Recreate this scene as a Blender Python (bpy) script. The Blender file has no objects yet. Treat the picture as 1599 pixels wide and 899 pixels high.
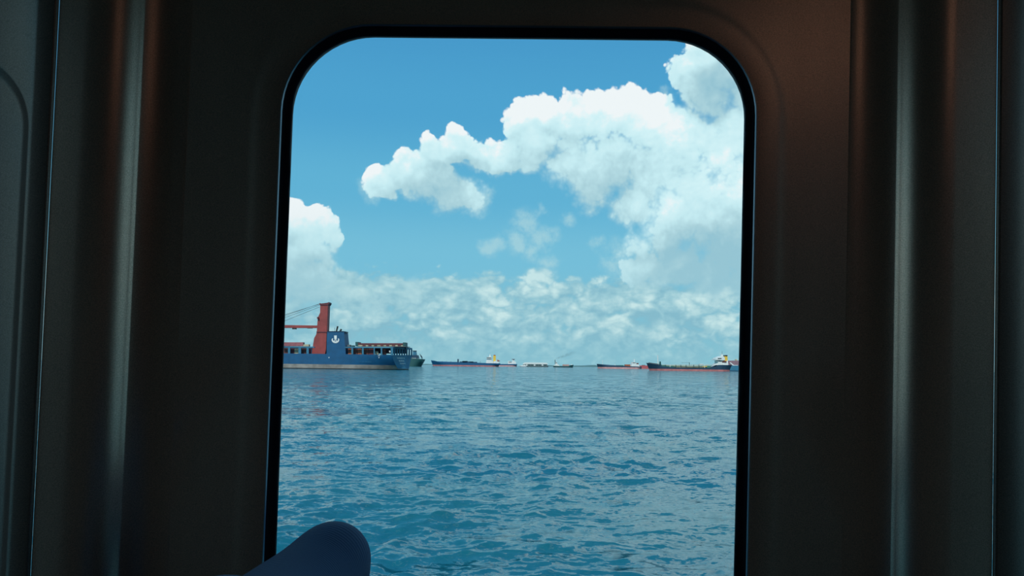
import bpy, bmesh, math, random
import numpy as np
from math import radians, sin, cos, tan, atan, atan2, pi, sqrt
from mathutils import Vector, Matrix

random.seed(7)
SC = bpy.context.scene
COL = SC.collection

# ------------------------------------------------------------------ camera
F = 1185.0                     # focal length in pixels of the 1599x899 frame
CX, CY = 799.5, 449.5
EYE = 2.4                      # eye height above the water
ROLL, PITCH = radians(0.75), atan(121.3 / F)
EYEV = Vector((0, 0, EYE))


def ray(px, py):
    x, y = (px - CX) / F, (CY - py) / F
    X, Y = x * cos(ROLL) - y * sin(ROLL), x * sin(ROLL) + y * cos(ROLL)
    return Vector((X, cos(PITCH) - Y * sin(PITCH), sin(PITCH) + Y * cos(PITCH)))


cam_d = bpy.data.cameras.new('camera')
cam_d.sensor_fit = 'HORIZONTAL'
cam_d.sensor_width = 36.0
cam_d.lens = F / 1599.0 * 36.0
cam_d.clip_start = 0.02
cam_d.clip_end = 60000
cam = bpy.data.objects.new('camera', cam_d)
COL.objects.link(cam)
_r = (ray(CX + F, CY) - ray(CX, CY)).normalized()
_f = ray(CX, CY).normalized()
_u = _r.cross(_f)
cam.matrix_world = Matrix(((_r.x, _u.x, -_f.x, 0), (_r.y, _u.y, -_f.y, 0), (_r.z, _u.z, -_f.z, EYE), (0, 0, 0, 1)))
SC.camera = cam

# ------------------------------------------------------------------ exposure
SC.view_settings.view_transform = 'Standard'
SC.view_settings.look = 'None'
SC.view_settings.exposure = 0.0
SC.cycles.max_bounces = 6
SC.cycles.diffuse_bounces = 3
SC.cycles.glossy_bounces = 3
SC.view_settings.gamma = 1.0
SC.view_settings.use_curve_mapping = False


def lin(r, g, b):
    f = lambda c: (c / 255 / 12.92) if c <= 10.3 else ((c / 255 + 0.055) / 1.055) ** 2.4
    return (f(r), f(g), f(b), 1.0)


# ------------------------------------------------------------------ node helper
class NT:
    def __init__(self, tree):
        self.t = tree
        self.n = tree.nodes
        self.l = tree.links

    def put(self, sock, v):
        if v is None:
            return
        if isinstance(v, bpy.types.NodeSocket):
            self.l.new(v, sock)
        else:
            if sock.type == 'RGBA' and not isinstance(v, (int, float)) and len(v) == 3:
                v = (*v, 1)
            sock.default_value = v

    def add(self, kind, ins=None, **props):
        nd = self.n.new(kind)
        for k, v in props.items():
            setattr(nd, k, v)
        for k, v in (ins or {}).items():
            self.put(nd.inputs[k], v)
        return nd

    def m(self, op, a, b=None, c=None, clamp=False):
        nd = self.n.new('ShaderNodeMath')
        nd.operation = op
        nd.use_clamp = clamp
        for i, v in enumerate((a, b, c)):
            self.put(nd.inputs[i], v)
        return nd.outputs[0]

    def v(self, op, a, b=None, s=None):
        nd = self.n.new('ShaderNodeVectorMath')
        nd.operation = op
        self.put(nd.inputs[0], a)
        if b is not None:
            self.put(nd.inputs[1], b)
        if s is not None:
            self.put(nd.inputs['Scale'], s)
        return nd.outputs['Value'] if op in ('DISTANCE', 'LENGTH', 'DOT_PRODUCT') else nd.outputs['Vector']

    def step(self, x, a, b, smooth=True, lo=0.0, hi=1.0):
        nd = self.n.new('ShaderNodeMapRange')
        nd.interpolation_type = 'SMOOTHSTEP' if smooth else 'LINEAR'
        for i, v in enumerate((x, a, b, lo, hi)):
            self.put(nd.inputs[i], v)
        return nd.outputs[0]

    def mix(self, fac, a, b, blend='MIX'):
        nd = self.n.new('ShaderNodeMix')
        nd.data_type = 'RGBA'
        nd.blend_type = blend
        self.put(nd.inputs[0], fac)
        self.put(nd.inputs[6], a)
        self.put(nd.inputs[7], b)
        return nd.outputs[2]

    def noise(self, vec, scale, detail=4, rough=0.5, color=False, lac=2.0):
        nd = self.add('ShaderNodeTexNoise', {'Vector': vec, 'Scale': scale, 'Detail': detail, 'Roughness': rough, 'Lacunarity': lac})
        return nd.outputs['Color' if color else 'Fac']

    def voro(self, vec, scale, smooth=0.4, detail=0):
        nd = self.n.new('ShaderNodeTexVoronoi')
        nd.feature = 'F1'
        self.put(nd.inputs['Vector'], vec)
        nd.inputs['Scale'].default_value = scale
        nd.inputs['Detail'].default_value = detail
        return nd.outputs['Distance']


# ------------------------------------------------------------------ sky
# cumulus masses: (pixel x, pixel y, pixel radius) is only how their bearing was read from the photo
CUMULUS = [
    (808, 188, 30), (842, 182, 34), (888, 188, 42), (930, 186, 46), (972, 172, 44), (1012, 192, 50), (1050, 218, 52),
    (1092, 226, 46), (1140, 248, 52), (832, 226, 44), (895, 245, 52), (955, 255, 58), (1030, 275, 58), (1100, 295, 62),
    (1165, 300, 64), (920, 292, 38), (985, 312, 44), (1055, 335, 46), (1036, 366, 42), (996, 388, 30), (1110, 345, 55),
    (1210, 280, 70), (1230, 360, 70), (1150, 370, 60), (1060, 415, 46), (1120, 420, 52), (1180, 420, 60), (1010, 420, 36),
    (1092, 118, 42), (1135, 108, 46), (1172, 150, 54), (1108, 152, 40), (1150, 190, 44), (1230, 130, 70), (1215, 60, 60),
    (603, 284, 30), (634, 268, 33), (662, 284, 40), (694, 296, 42), (726, 302, 34), (683, 246, 26), (674, 226, 14),
    (717, 236, 26), (724, 210, 16), (745, 240, 28), (770, 246, 30), (795, 240, 30),
    (458, 352, 36), (500, 344, 26), (512, 364, 24), (482, 384, 42), (446, 405, 54), (484, 420, 42), (450, 450, 54),
    (400, 400, 70), (350, 360, 60),
]
# greyer and whiter reaches of those masses: (x, y, radius, amount)
TONES = [
    (1110, 400, 95, -0.48), (1180, 430, 110, -0.40), (1040, 415, 70, -0.36), (1130, 120, 85, -0.42), (1100, 150, 60, -0.20),
    (935, 305, 60, -0.30), (975, 265, 55, -0.18), (870, 245, 50, -0.14), (800, 262, 50, -0.16), (690, 300, 60, -0.26), (720, 258, 50, -0.16), (605, 290, 40, -0.12), (660, 275, 100, -0.20), (745, 245, 60, -0.10),
    (460, 430, 80, -0.26), (510, 440, 60, -0.15),
    (1040, 190, 75, 0.30), (960, 160, 60, 0.22), (1140, 250, 75, 0.25), (1060, 330, 70, 0.26), (1010, 372, 36, 0.22), (850, 170, 55, 0.14), (480, 350, 60, 0.10), (1150, 300, 60, 0.14), (640, 268, 30, 0.10),
]
# brighter heads in the low bank
TUFTS = [
    (845, 440, 42, 0.55), (775, 478, 38, 0.40), (905, 465, 30, 0.30), (885, 500, 36, 0.30), (940, 437, 16, 0.60), (965, 494, 36, 0.40), (1040, 528, 34, 0.45),
    (1135, 485, 46, 0.55), (1080, 470, 34, 0.40), (1020, 470, 26, 0.25), (700, 500, 46, 0.22), (640, 480, 40, 0.18), (560, 475, 40, 0.14), (800, 455, 60, 0.2), (1130, 530, 40, 0.2), (840, 520, 50, 0.15),
]
WISPS = [
    (822, 352, 32), (802, 378, 28), (846, 374, 30), (770, 384, 22), (828, 394, 24), (886, 345, 24), (856, 408, 28), (752, 316, 30),
    (540, 455, 40), (585, 468, 46), (500, 450, 50), (960, 405, 34), (930, 380, 18), (780, 262, 26), (672, 224, 22), (578, 292, 24),
    (1042, 150, 22), (760, 300, 22), (840, 330, 16), (640, 462, 40),
]
world = bpy.data.worlds.new('sky')
SC.world = world
world.use_nodes = True
wt = NT(world.node_tree)
wt.n.clear()


def detail_noise(t, d, h, amps, fine):
    """cauliflower relief: rounded cells of falling size, then fine fraying"""
    w = t.v('SUBTRACT', t.noise(d, 11, 3, 0.55, True), (0.5, 0.5, 0.5))
    dw2 = t.v('ADD', d, t.v('SCALE', w, s=0.03))
    for (sc, amp) in amps:
        h = t.m('ADD', h, t.m('MULTIPLY_ADD', t.voro(dw2, sc), -amp, amp * 0.45))
    return t.m('ADD', h, t.m('MULTIPLY_ADD', t.noise(d, 55, 6, 0.62), fine, -fine / 2))


RELIEF = ((17, 0.34), (40, 0.36), (92, 0.27), (200, 0.15))
GENERAL = 4.0                                                     # how steeply the general cloud cover rises


def group(name):
    g = bpy.data.node_groups.new(name, 'ShaderNodeTree')
    g.interface.new_socket('Vector', in_out='INPUT', socket_type='NodeSocketVector')
    g.interface.new_socket('Value', in_out='OUTPUT', socket_type='NodeSocketFloat')
    t = NT(g)
    return g, t, t.n.new('NodeGroupInput').outputs[0], t.n.new('NodeGroupOutput').inputs[0]


def general_cover(t, d):
    return t.m('MULTIPLY_ADD', t.noise(d, 4.6, 3, 0.5), GENERAL, -GENERAL * 0.53)


# node group: direction -> signed thickness of the cumulus (positive inside a cloud)
G_FAR, t, d, out = group('cumulus_general')
t.l.new(detail_noise(t, d, general_cover(t, d), RELIEF, 0.42), out)
G_CU, t, d, out = group('cumulus_in_view')
w = t.v('SUBTRACT', t.noise(d, 10, 3, 0.55, True), (0.5, 0.5, 0.5))
dw = t.v('NORMALIZE', t.v('ADD', d, t.v('SCALE', w, s=0.045)))
acc = None
for (px, py, r) in CUMULUS:
    rr = r * 1.12 / F
    wgt = min(1.0, 0.45 + r / 90)
    c = ray(px, py).normalized() * (2 * wgt / rr ** 2)             # wgt * (1 - distance^2 / radius^2) on the unit sphere
    f = t.m('ADD', t.v('DOT_PRODUCT', dw, tuple(c)), wgt * (1 - 2 / rr ** 2))
    acc = f if acc is None else t.m('SMOOTH_MAX', acc, f, 0.25)
acc = t.m('MAXIMUM', acc, -1.0)
away = t.step(t.v('DISTANCE', d, tuple(ray(800, 330).normalized())), 0.42, 0.62)
acc = t.m('ADD', t.m('MULTIPLY', acc, t.m('SUBTRACT', 1.0, away)), t.m('MULTIPLY', general_cover(t, d), away))
t.l.new(detail_noise(t, d, acc, RELIEF, 0.42), out)


geo = wt.n.new('ShaderNodeTexCoord')
D = wt.v('NORMALIZE', geo.outputs['Generated'])
sep = wt.add('ShaderNodeSeparateXYZ', {0: D})
EL = wt.m('MULTIPLY', wt.m('ARCSINE', sep.outputs['Z']), 180 / pi)


def blobsum(vec, blobs):
    acc = None
    for (px, py, r, amt) in blobs:
        f = wt.m('SMOOTH_MIN', wt.m('MULTIPLY_ADD', wt.v('DISTANCE', vec, tuple(ray(px, py).normalized())), -F / r, 1.0), 0.9, 0.3)
        f = wt.m('MULTIPLY', wt.m('MAXIMUM', f, 0.0), amt * 1.2)
        acc = f if acc is None else wt.m('ADD', acc, f)
    return acc


def backdrop(tufts):
    ramp = wt.n.new('ShaderNodeValToRGB')
    ramp.color_ramp.interpolation = 'EASE'
    els = [(0.0, (143, 200, 214)), (4, (134, 198, 217)), (8, (124, 197, 223)), (13, (102, 184, 219)), (19, (83, 168, 213)), (26, (74, 157, 207)), (60, (52, 128, 190)), (90, (44, 112, 178))]
    cr = ramp.color_ramp
    while len(cr.elements) < len(els):
        cr.elements.new(0.5)
    for e, (el, c) in zip(cr.elements, els):
        e.position = el / 90
        e.color = lin(*c)
    wt.put(ramp.inputs[0], wt.m('DIVIDE', EL, 90, clamp=True))
    sky = ramp.outputs[0]
    # layered bank of distant cloud low over the sea
    DS = wt.v('MULTIPLY', D, (1, 1, 1.6))
    jit = wt.v('SCALE', wt.noise(DS, 16, 3, 0.6, True), s=0.06)

    def relief(v):
        q = wt.m('MULTIPLY_ADD', wt.noise(v, 11, 7, 0.66), 2.3, -1.15)
        c = wt.m('ADD', wt.m('MULTIPLY_ADD', wt.voro(wt.v('ADD', v, jit), 26), -0.7, 0.32), wt.m('MULTIPLY_ADD', wt.voro(wt.v('ADD', v, jit), 70), -0.5, 0.22))
        return wt.m('ADD', q, c)
    r0 = relief(DS)
    r1 = relief(wt.v('ADD', DS, (-0.005, 0, 0.016)))
    lowness = wt.step(EL, 8.8, 5.2)
    a = wt.step(wt.m('ADD', wt.m('MULTIPLY', r0, 1.1), wt.m('MULTIPLY_ADD', lowness, 1.35, -0.62)), 0.0, 0.5)
    a = wt.m('MULTIPLY', a, wt.step(EL, 0.2, 3.0, lo=0.45, hi=0.92))
    lit = wt.m('ADD', wt.m('MULTIPLY', wt.m('SUBTRACT', r0, r1), 0.75), wt.m('MULTIPLY', r0, 0.45))
    a = wt.m('MULTIPLY', a, wt.step(EL, 11.5, 8.0))
    if tufts:
        dj = wt.v('ADD', D, wt.v('SCALE', wt.v('SUBTRACT', wt.noise(D, 26, 4, 0.6, True), (0.5, 0.5, 0.5)), s=0.05))
        tb = blobsum(dj, TUFTS)
        lit = wt.m('ADD', wt.m('ADD', wt.m('MULTIPLY', lit, 0.62), wt.m('MULTIPLY', tb, wt.m('MULTIPLY_ADD', r0, 0.9, 1.0))), -0.08)
        a = wt.m('MAXIMUM', a, wt.step(wt.m('MULTIPLY', tb, wt.m('MULTIPLY_ADD', r0, 0.9, 0.8)), 0.08, 0.36, hi=0.9))
    ramp2 = wt.n.new('ShaderNodeValToRGB')
    r2 = ramp2.color_ramp
    r2.elements[0].position, r2.elements[0].color = 0.0, lin(142, 193, 209)
    r2.elements[1].position, r2.elements[1].color = 1.0, lin(214, 240, 239)
    e = r2.elements.new(0.42)
    e.color = lin(168, 211, 220)
    wt.put(ramp2.inputs[0], wt.m('MULTIPLY_ADD', lit, 1.35, 0.34))
    sky = wt.mix(a, sky, ramp2.outputs[0])
    return sky


def scraps(sky):
    wacc = None
    wj = wt.v('ADD', D, wt.v('SCALE', wt.v('SUBTRACT', wt.noise(D, 22, 4, 0.6, True), (0.5, 0.5, 0.5)), s=0.045))
    for (px, py, r) in WISPS:
        f = wt.m('MULTIPLY_ADD', wt.v('DISTANCE', wj, tuple(ray(px, py).normalized())), -F / r, 1.0)
        wacc = f if wacc is None else wt.m('MAXIMUM', wacc, f)
    wacc = wt.m('MAXIMUM', wacc, 0.0)
    wa = wt.step(wt.m('MULTIPLY', wacc, wt.m('MULTIPLY_ADD', wt.noise(D, 50, 6, 0.65), 3.0, -0.7)), 0.05, 0.85, hi=0.66)
    return wt.mix(wa, sky, lin(184, 222, 228))


def cumulus(sky, grp, tones=None):
    def field(vec):
        nd = wt.n.new('ShaderNodeGroup')
        nd.node_tree = grp
        wt.put(nd.inputs[0], vec)
        return nd.outputs[0]
    H0 = field(D)
    H1 = field(wt.v('ADD', D, (-0.005, 0, 0.014)))
    H2 = field(wt.v('ADD', D, (-0.010, 0, 0.044)))
    big = wt.m('SUBTRACT', H0, H2)
    top = wt.step(big, -0.45, 0.5)                                # 0 on undersides, 1 on tops
    A = wt.step(H0, 0.0, wt.step(top, 0, 1, False, 0.85, 0.16))
    fine = wt.m('SUBTRACT', H0, H1)
    lum = wt.m('ADD', wt.m('MULTIPLY', fine, 0.36), wt.m('MULTIPLY_ADD', big, 0.17, 0.56))
    if tones:
        dj = wt.v('ADD', D, wt.v('SCALE', wt.v('SUBTRACT', wt.noise(D, 18, 5, 0.6, True), (0.5, 0.5, 0.5)), s=0.07))
        lum = wt.m('ADD', lum, blobsum(dj, tones))
    lr = wt.n.new('ShaderNodeValToRGB')
    lc = lr.color_ramp
    lc.elements[0].position, lc.elements[0].color = 0.0, lin(158, 203, 217)
    lc.elements[1].position, lc.elements[1].color = 1.0, lin(252, 255, 255)
    for pos, c in ((0.30, (182, 219, 227)), (0.62, (209, 244, 249)), (0.82, (222, 251, 254))):
        e = lc.elements.new(pos)
        e.color = lin(*c)
    wt.put(lr.inputs[0], lum)
    col = wt.mix(wt.step(EL, 13, 3, hi=0.55), lr.outputs[0], lin(160, 207, 219))
    A = wt.m('MULTIPLY', A, wt.step(EL, 2.5, 7.0))
    return wt.mix(A, sky, col)


front = cumulus(scraps(backdrop(True)), G_CU, TONES)
rear = cumulus(backdrop(False), G_FAR)
below = wt.step(EL, -0.4, -1.5)
sea_c = lin(60, 125, 150)
b0 = wt.add('ShaderNodeBackground', {'Color': wt.mix(below, front, sea_c), 'Strength': 1.0})
b1 = wt.add('ShaderNodeBackground', {'Color': wt.mix(below, rear, sea_c), 'Strength': 1.0})
# the masses read from the photo lie ahead; the general cover has taken over completely where the second branch starts
pick = wt.m('GREATER_THAN', wt.v('DISTANCE', D, tuple(ray(800, 330).normalized())), 0.63)
mixs = wt.add('ShaderNodeMixShader', {0: pick, 1: b0.outputs[0], 2: b1.outputs[0]})
wo = wt.n.new('ShaderNodeOutputWorld')
wt.l.new(mixs.outputs[0], wo.inputs[0])
world.cycles.sampling_method = 'MANUAL'
world.cycles.sample_map_resolution = 512

# ------------------------------------------------------------------ sun
SUN_AZ, SUN_EL = radians(-158), radians(44)                       # behind the viewer, to the left
sd = bpy.data.lights.new('sun', 'SUN')
sd.energy = 3.0
sd.color = (1.0, 0.97, 0.9)
sd.angle = radians(0.6)
sun = bpy.data.objects.new('sun', sd)
COL.objects.link(sun)
sun_dir = Vector((sin(SUN_AZ) * cos(SUN_EL), cos(SUN_AZ) * cos(SUN_EL), sin(SUN_EL)))
sun.rotation_euler = sun_dir.to_track_quat('Z', 'Y').to_euler()


# ------------------------------------------------------------------ materials
def mat(name, color, rough=0.6, metal=0.0, noise=0.0, nscale=3.0, bump=0.0, spec=0.5, coords='Object', bscale=None):
    m = bpy.data.materials.new(name)
    m.use_nodes = True
    t = NT(m.node_tree)
    p = m.node_tree.nodes['Principled BSDF']
    c = lin(*color)
    p.inputs['Roughness'].default_value = rough
    p.inputs['Metallic'].default_value = metal
    p.inputs['Specular IOR Level'].default_value = spec
    tc = t.n.new('ShaderNodeTexCoord').outputs[coords]
    if noise:
        f = t.noise(tc, nscale, 4, 0.6)
        dark = tuple(x * (1 - noise) for x in c[:3])
        lite = tuple(min(1, x * (1 + noise)) for x in c[:3])
        t.put(p.inputs['Base Color'], t.mix(t.step(f, 0.3, 0.7), dark, lite))
    else:
        p.inputs['Base Color'].default_value = c
    if bump:
        b = t.add('ShaderNodeBump', {'Height': t.noise(tc, bscale or nscale * 8, 3, 0.6), 'Strength': bump, 'Distance': 0.01})
        t.l.new(b.outputs[0], p.inputs['Normal'])
    return m


# ------------------------------------------------------------------ mesh helpers
def link(name, mesh, material=None, parent=None, **props):
    o = bpy.data.objects.new(name, mesh)
    COL.objects.link(o)
    if material is not None:
        mesh.materials.append(material)
    if parent is not None:
        o.parent = parent
    for k, v in props.items():
        o[k] = v
    return o


def bm_obj(name, bm, material, parent=None, smooth=None, **props):
    bmesh.ops.recalc_face_normals(bm, faces=bm.faces[:])
    me = bpy.data.meshes.new(name)
    if smooth is not None:
        for f in bm.faces:
            f.smooth = True
        for e_ in bm.edges:
            if len(e_.link_faces) == 2 and e_.calc_face_angle(0) > radians(smooth):
                e_.smooth = False
    bm.to_mesh(me)
    bm.free()
    return link(name, me, material, parent, **props)


def thing(name, label, cat, loc=(0, 0, 0), rz=0.0, group=None):
    o = bpy.data.objects.new(name, None)
    COL.objects.link(o)
    o.empty_display_size = 0.2
    o.location = loc
    o.rotation_euler = (0, 0, rz)
    o['label'] = label
    o['category'] = cat
    if group:
        o['group'] = group
    return o


def add_box(bm, x0, x1, y0, y1, z0, z1, bev=0.0):
    vs = [bm.verts.new((x, y, z)) for x in (x0, x1) for y in (y0, y1) for z in (z0, z1)]
    fs = [bm.faces.new([vs[i] for i in q]) for q in ((0, 1, 3, 2), (4, 6, 7, 5), (0, 4, 5, 1), (2, 3, 7, 6), (0, 2, 6, 4), (1, 5, 7, 3))]
    if bev:
        bmesh.ops.bevel(bm, geom=list({e_ for f in fs for e_ in f.edges}), offset=bev, segments=1, affect='EDGES')


def add_prism(bm, pts, y0, y1):
    """polygon of (x, z) points given thickness in y"""
    a = [bm.verts.new((x, y0, z)) for x, z in pts]
    b = [bm.verts.new((x, y1, z)) for x, z in pts]
    n = len(pts)
    bm.faces.new(a)
    bm.faces.new(b[::-1])
    for i in range(n):
        bm.faces.new([a[i], b[i], b[(i + 1) % n], a[(i + 1) % n]])


def add_tube(bm, p0, p1, r0, r1=None, n=6):
    p0, p1 = Vector(p0), Vector(p1)
    r1 = r0 if r1 is None else r1
    ax = (p1 - p0).normalized()
    a = ax.orthogonal().normalized()
    b = ax.cross(a)
    rings = []
    for p, r in ((p0, r0), (p1, r1)):
        rings.append([bm.verts.new(p + (a * cos(2 * pi * k / n) + b * sin(2 * pi * k / n)) * r) for k in range(n)])
    for k in range(n):
        bm.faces.new([rings[0][k], rings[0][(k + 1) % n], rings[1][(k + 1) % n], rings[1][k]])
    bm.faces.new(rings[0][::-1])
    bm.faces.new(rings[1])


def add_rings(bm, rings, closed=True, cap=False):
    vr = [[bm.verts.new(p) for p in r] for r in rings]
    for a, b in zip(vr[:-1], vr[1:]):
        n = len(a)
        for k in range(n if closed else n - 1):
            j = (k + 1) % n
            bm.faces.new([a[k], a[j], b[j], b[k]])
    if cap:
        bm.faces.new(vr[0][::-1])
        bm.faces.new(vr[-1])
    return vr


# ------------------------------------------------------------------ cabin frame (the boat leans a little against the horizon)
LEAN, TUMBLE = radians(1.0), radians(4.0)
_V = Vector((0, -sin(TUMBLE), cos(TUMBLE)))
_U = Vector((1, 0, 0))
WN = _U.cross(_V)
WU = _U * cos(LEAN) - _V * sin(LEAN)
WV = _V * cos(LEAN) + _U * sin(LEAN)
WO = Vector((0, 0.8, EYE))


def W(u, v, n=0.0):
    return WO + WU * u + WV * v + WN * n


def wall_material(name, color, rough, grain=0.06, metal=0.0):
    m = bpy.data.materials.new(name)
    m.use_nodes = True
    t = NT(m.node_tree)
    p = m.node_tree.nodes['Principled BSDF']
    tc = t.n.new('ShaderNodeTexCoord').outputs['Object']
    c = lin(*color)
    fine = t.noise(tc, 900, 2, 0.6)
    broad = t.noise(t.v('MULTIPLY', tc, (6, 6, 1.2)), 1.0, 4, 0.6)
    f = t.m('ADD', t.m('MULTIPLY', fine, 0.6), t.m('MULTIPLY', broad, 0.4))
    t.put(p.inputs['Base Color'], t.mix(t.step(f, 0.3, 0.7), tuple(x * 0.72 for x in c[:3]), tuple(x * 1.28 for x in c[:3])))
    p.inputs['Roughness'].default_value = rough
    p.inputs['Metallic'].default_value = metal
    b = t.add('ShaderNodeBump', {'Height': fine, 'Strength': grain, 'Distance': 0.002})
    t.l.new(b.outputs[0], p.inputs['Normal'])
    return m


M_WALL = wall_material('grey_painted_metal', (212, 178, 158), 0.28, metal=0.68)
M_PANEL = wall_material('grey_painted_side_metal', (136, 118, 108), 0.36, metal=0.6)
M_INNER = mat('brown_cabin_lining', (156, 116, 90), 0.6, noise=0.2, nscale=4)
M_DECK = mat('dark_deck_floor', (46, 46, 48), 0.7, noise=0.2, nscale=6)
M_RUBBER = mat('black_rubber_gasket', (13, 15, 30), 0.6, noise=0.2, nscale=30, spec=0.12)
M_BEAD = mat('shiny_gasket_bead', (170, 178, 190), 0.3, metal=0.9)
M_FRAME = mat('dark_window_frame', (40, 40, 42), 0.5)

# -- opening of the front window: nearly a rounded rectangle
HU, VT, VB, RAD = 0.2392, 0.3472, -0.330, 0.082
NARC = 14


def outline(off, rad=None, cu=0.0, hu=HU, vt=VT, vb=VB, slope=0.02, rag=0.0):
    """rounded rectangle grown by off, counter-clockwise from lower right; corners have NARC+1 points, sides are subdivided"""
    r = (RAD if rad is None else rad) + off
    r = max(r, 0.001)
    a, t, b = hu + off, vt + off, vb - off
    cs = [(a - r, b + r, -90), (a - r, t - r, 0), (-a + r, t - r, 90), (-a + r, b + r, 180)]
    corner = []
    for (x, y, a0) in cs:
        corner.append([(x + r * cos(radians(a0 + 90 * k / NARC)), y + r * sin(radians(a0 + 90 * k / NARC))) for k in range(NARC + 1)])
    pts = []
    for i in range(4):
        pts += corner[i]
        p, q = corner[i][-1], corner[(i + 1) % 4][0]
        for k in range(1, 24):
            s = k / 24
            pts.append((p[0] + (q[0] - p[0]) * s, p[1] + (q[1] - p[1]) * s))
    out = []
    for (x, y) in pts:
        yy = y + (slope * x if y > 0.1 else 0)
        out.append((x + cu, yy))
    return out


def wring(pts, n):
    return [W(u, v, n) for u, v in pts]


CEIL, FLOOR = 1.10, -1.25
SIDE = 1.30
# window panel of the front wall: pressed border round the window, then flat to the start of the ribs
bm = bmesh.new()
rings = []
for off, n in ((0.008, -0.013), (0.008, 0.0008), (0.0095, 0.0010), (0.032, 0.0010), (0.036, 0.0009), (0.040, 0.0005), (0.044, 0.0001), (0.048, 0.0)):
    rings.append(wring(outline(off), n))
EU = 0.350
rings.append(wring(outline(0.0, 0.01, hu=EU, vt=CEIL, vb=FLOOR, slope=0), 0.0))
add_rings(bm, rings)
# the two ribs: sloping face, rounded shoulder, flat face
RIB = [(EU, 0.0), (0.3515, 0.0006), (0.360, 0.0006), (0.380, 0.0026), (0.3935, 0.0135)]
RIB_U, RIB_N, RIB_R = 0.4410, -0.0150, 0.055                        # shoulder: end of the curve, its centre depth, its radius
RIB += [(RIB_U - RIB_R * sin(radians(a)), RIB_N + RIB_R * cos(radians(a))) for a in range(58, -1, -4)]
RN = RIB_N + RIB_R
RIB += [(RIB_U + 0.0005, RN), (0.455, RN)]
SEAM = {-1: 0.4680, 1: 0.4815}
vs_ = [FLOOR + (CEIL - FLOOR) * k / 12 for k in range(13)]
for sgn in (-1, 1):
    add_rings(bm, [[W(sgn * u, v, n) for u, n in RIB + [(SEAM[sgn] - 0.0005, RN)]] for v in vs_], closed=False)
bmesh.ops.remove_doubles(bm, verts=bm.verts[:], dist=0.0002)
wall = bm_obj('wall_front', bm, M_WALL, smooth=40, kind='structure')
# outer panels lap over the ribs; their turned edge is the thin bright line
for sgn in (-1, 1):
    bm = bmesh.new()
    u0 = SEAM[sgn]
    lip = [(u0 - 0.0002, RN), (u0 - 0.0001, RN + 0.0008), (u0 + 0.0019, RN + 0.0031), (u0 + 0.003, RN + 0.0034), (u0 + 0.018, RN + 0.0034)]
    PN = RN + 0.0034
    add_rings(bm, [[W(sgn * u, v, n) for u, n in lip] for v in vs_], closed=False)
    # pressed rounded field beyond the lap
    cu = sgn * (0.492 + (0.0 if sgn < 0 else 0.03) + 0.26)
    rs = [wring(outline(o_, 0.075, cu=cu, hu=0.26, vt=0.300, vb=-0.55, slope=0), PN + n_) for o_, n_ in ((-0.05, -0.008), (-0.012, -0.008), (-0.006, -0.006), (0.0, -0.0014), (0.003, 0.0))]
    a, b = sorted((sgn * (u0 + 0.018), sgn * SIDE))
    rs.append(wring(outline(0.0, 0.004, cu=(a + b) / 2, hu=(b - a) / 2, vt=CEIL, vb=FLOOR, slope=0), PN))
    vr = add_rings(bm, rs)
    bm.faces.new(vr[0])
    bm_obj('side_panel', bm, M_PANEL, wall, smooth=40)

# gasket and pane
win = bpy.data.objects.new('window_1', None)
COL.objects.link(win)
win['kind'] = 'structure'
rng = random.Random(3)
prof = [(0.010, -0.012), (0.0034, -0.012), (0.0030, -0.011), (0.0, 0.0005), (0.0, 0.003), (0.0012, 0.0052), (0.0045, 0.0060), (0.0085, 0.0058), (0.0094, 0.0052), (0.0094, 0.0)]
bead = [(0.0093, 0.0), (0.0093, 0.0048), (0.0108, 0.0061), (0.0116, 0.0060), (0.0122, 0.0048), (0.0122, 0.0)]
rings = []
base = outline(0.0)
nick = [0.0] * len(base)
for i, (u, v) in enumerate(base):
    nick[i] = rng.uniform(-0.0006, 0.0004)
for off, n in prof:
    ring = []
    for i, (u, v) in enumerate(outline(off)):
        du = nick[i] if off < 0.002 else 0.0
        w_ = 0.0012 * max(0.0, (0.1 - v)) / 0.4 * (-1 if u > 0 else 1)        # the rubber is a touch wider low down
        if off < 0.0013 and u < 0 and abs(v + 0.132) < 0.0075:
            du += 0.0022 * (1 if v > -0.127 else -1)
        ring.append(W(u + (du if u < 0 else -du) + (w_ if off < 0.007 else 0), v, n))
    rings.append(ring)
bm = bmesh.new()
add_rings(bm, rings)
bm_obj('gasket', bm, M_RUBBER, win, smooth=50)
bm = bmesh.new()
add_rings(bm, [wring(outline(off), n) for off, n in bead])
bm_obj('gasket_bead', bm, M_BEAD, win, smooth=30)

mg = bpy.data.materials.new('window_glass')
mg.use_nodes = True
t = NT(mg.node_tree)
t.n.clear()
fr = t.add('ShaderNodeFresnel', {'IOR': 1.45})
tr = t.add('ShaderNodeBsdfTransparent', {'Color': (0.97, 0.992, 1.0, 1)})
gl = t.add('ShaderNodeBsdfGlossy', {'Color': (1, 1, 1, 1), 'Roughness': 0.02})
mx = t.add('ShaderNodeMixShader', {0: fr.outputs[0], 1: tr.outputs[0], 2: gl.outputs[0]})
mo = t.n.new('ShaderNodeOutputMaterial')
t.l.new(mx.outputs[0], mo.inputs[0])


def pane(parent, pts, n0, n1):
    b = bmesh.new()
    a_ = [b.verts.new(W(u, v, n0)) for u, v in pts]
    c_ = [b.verts.new(W(u, v, n1)) for u, v in pts]
    b.faces.new(a_)
    b.faces.new(c_[::-1])
    for k in range(len(a_)):
        j = (k + 1) % len(a_)
        b.faces.new([a_[k], c_[k], c_[j], a_[j]])
    return bm_obj('pane', b, mg, parent)


pn = pane(win, outline(0.0065), -0.0105, -0.0065)


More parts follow.
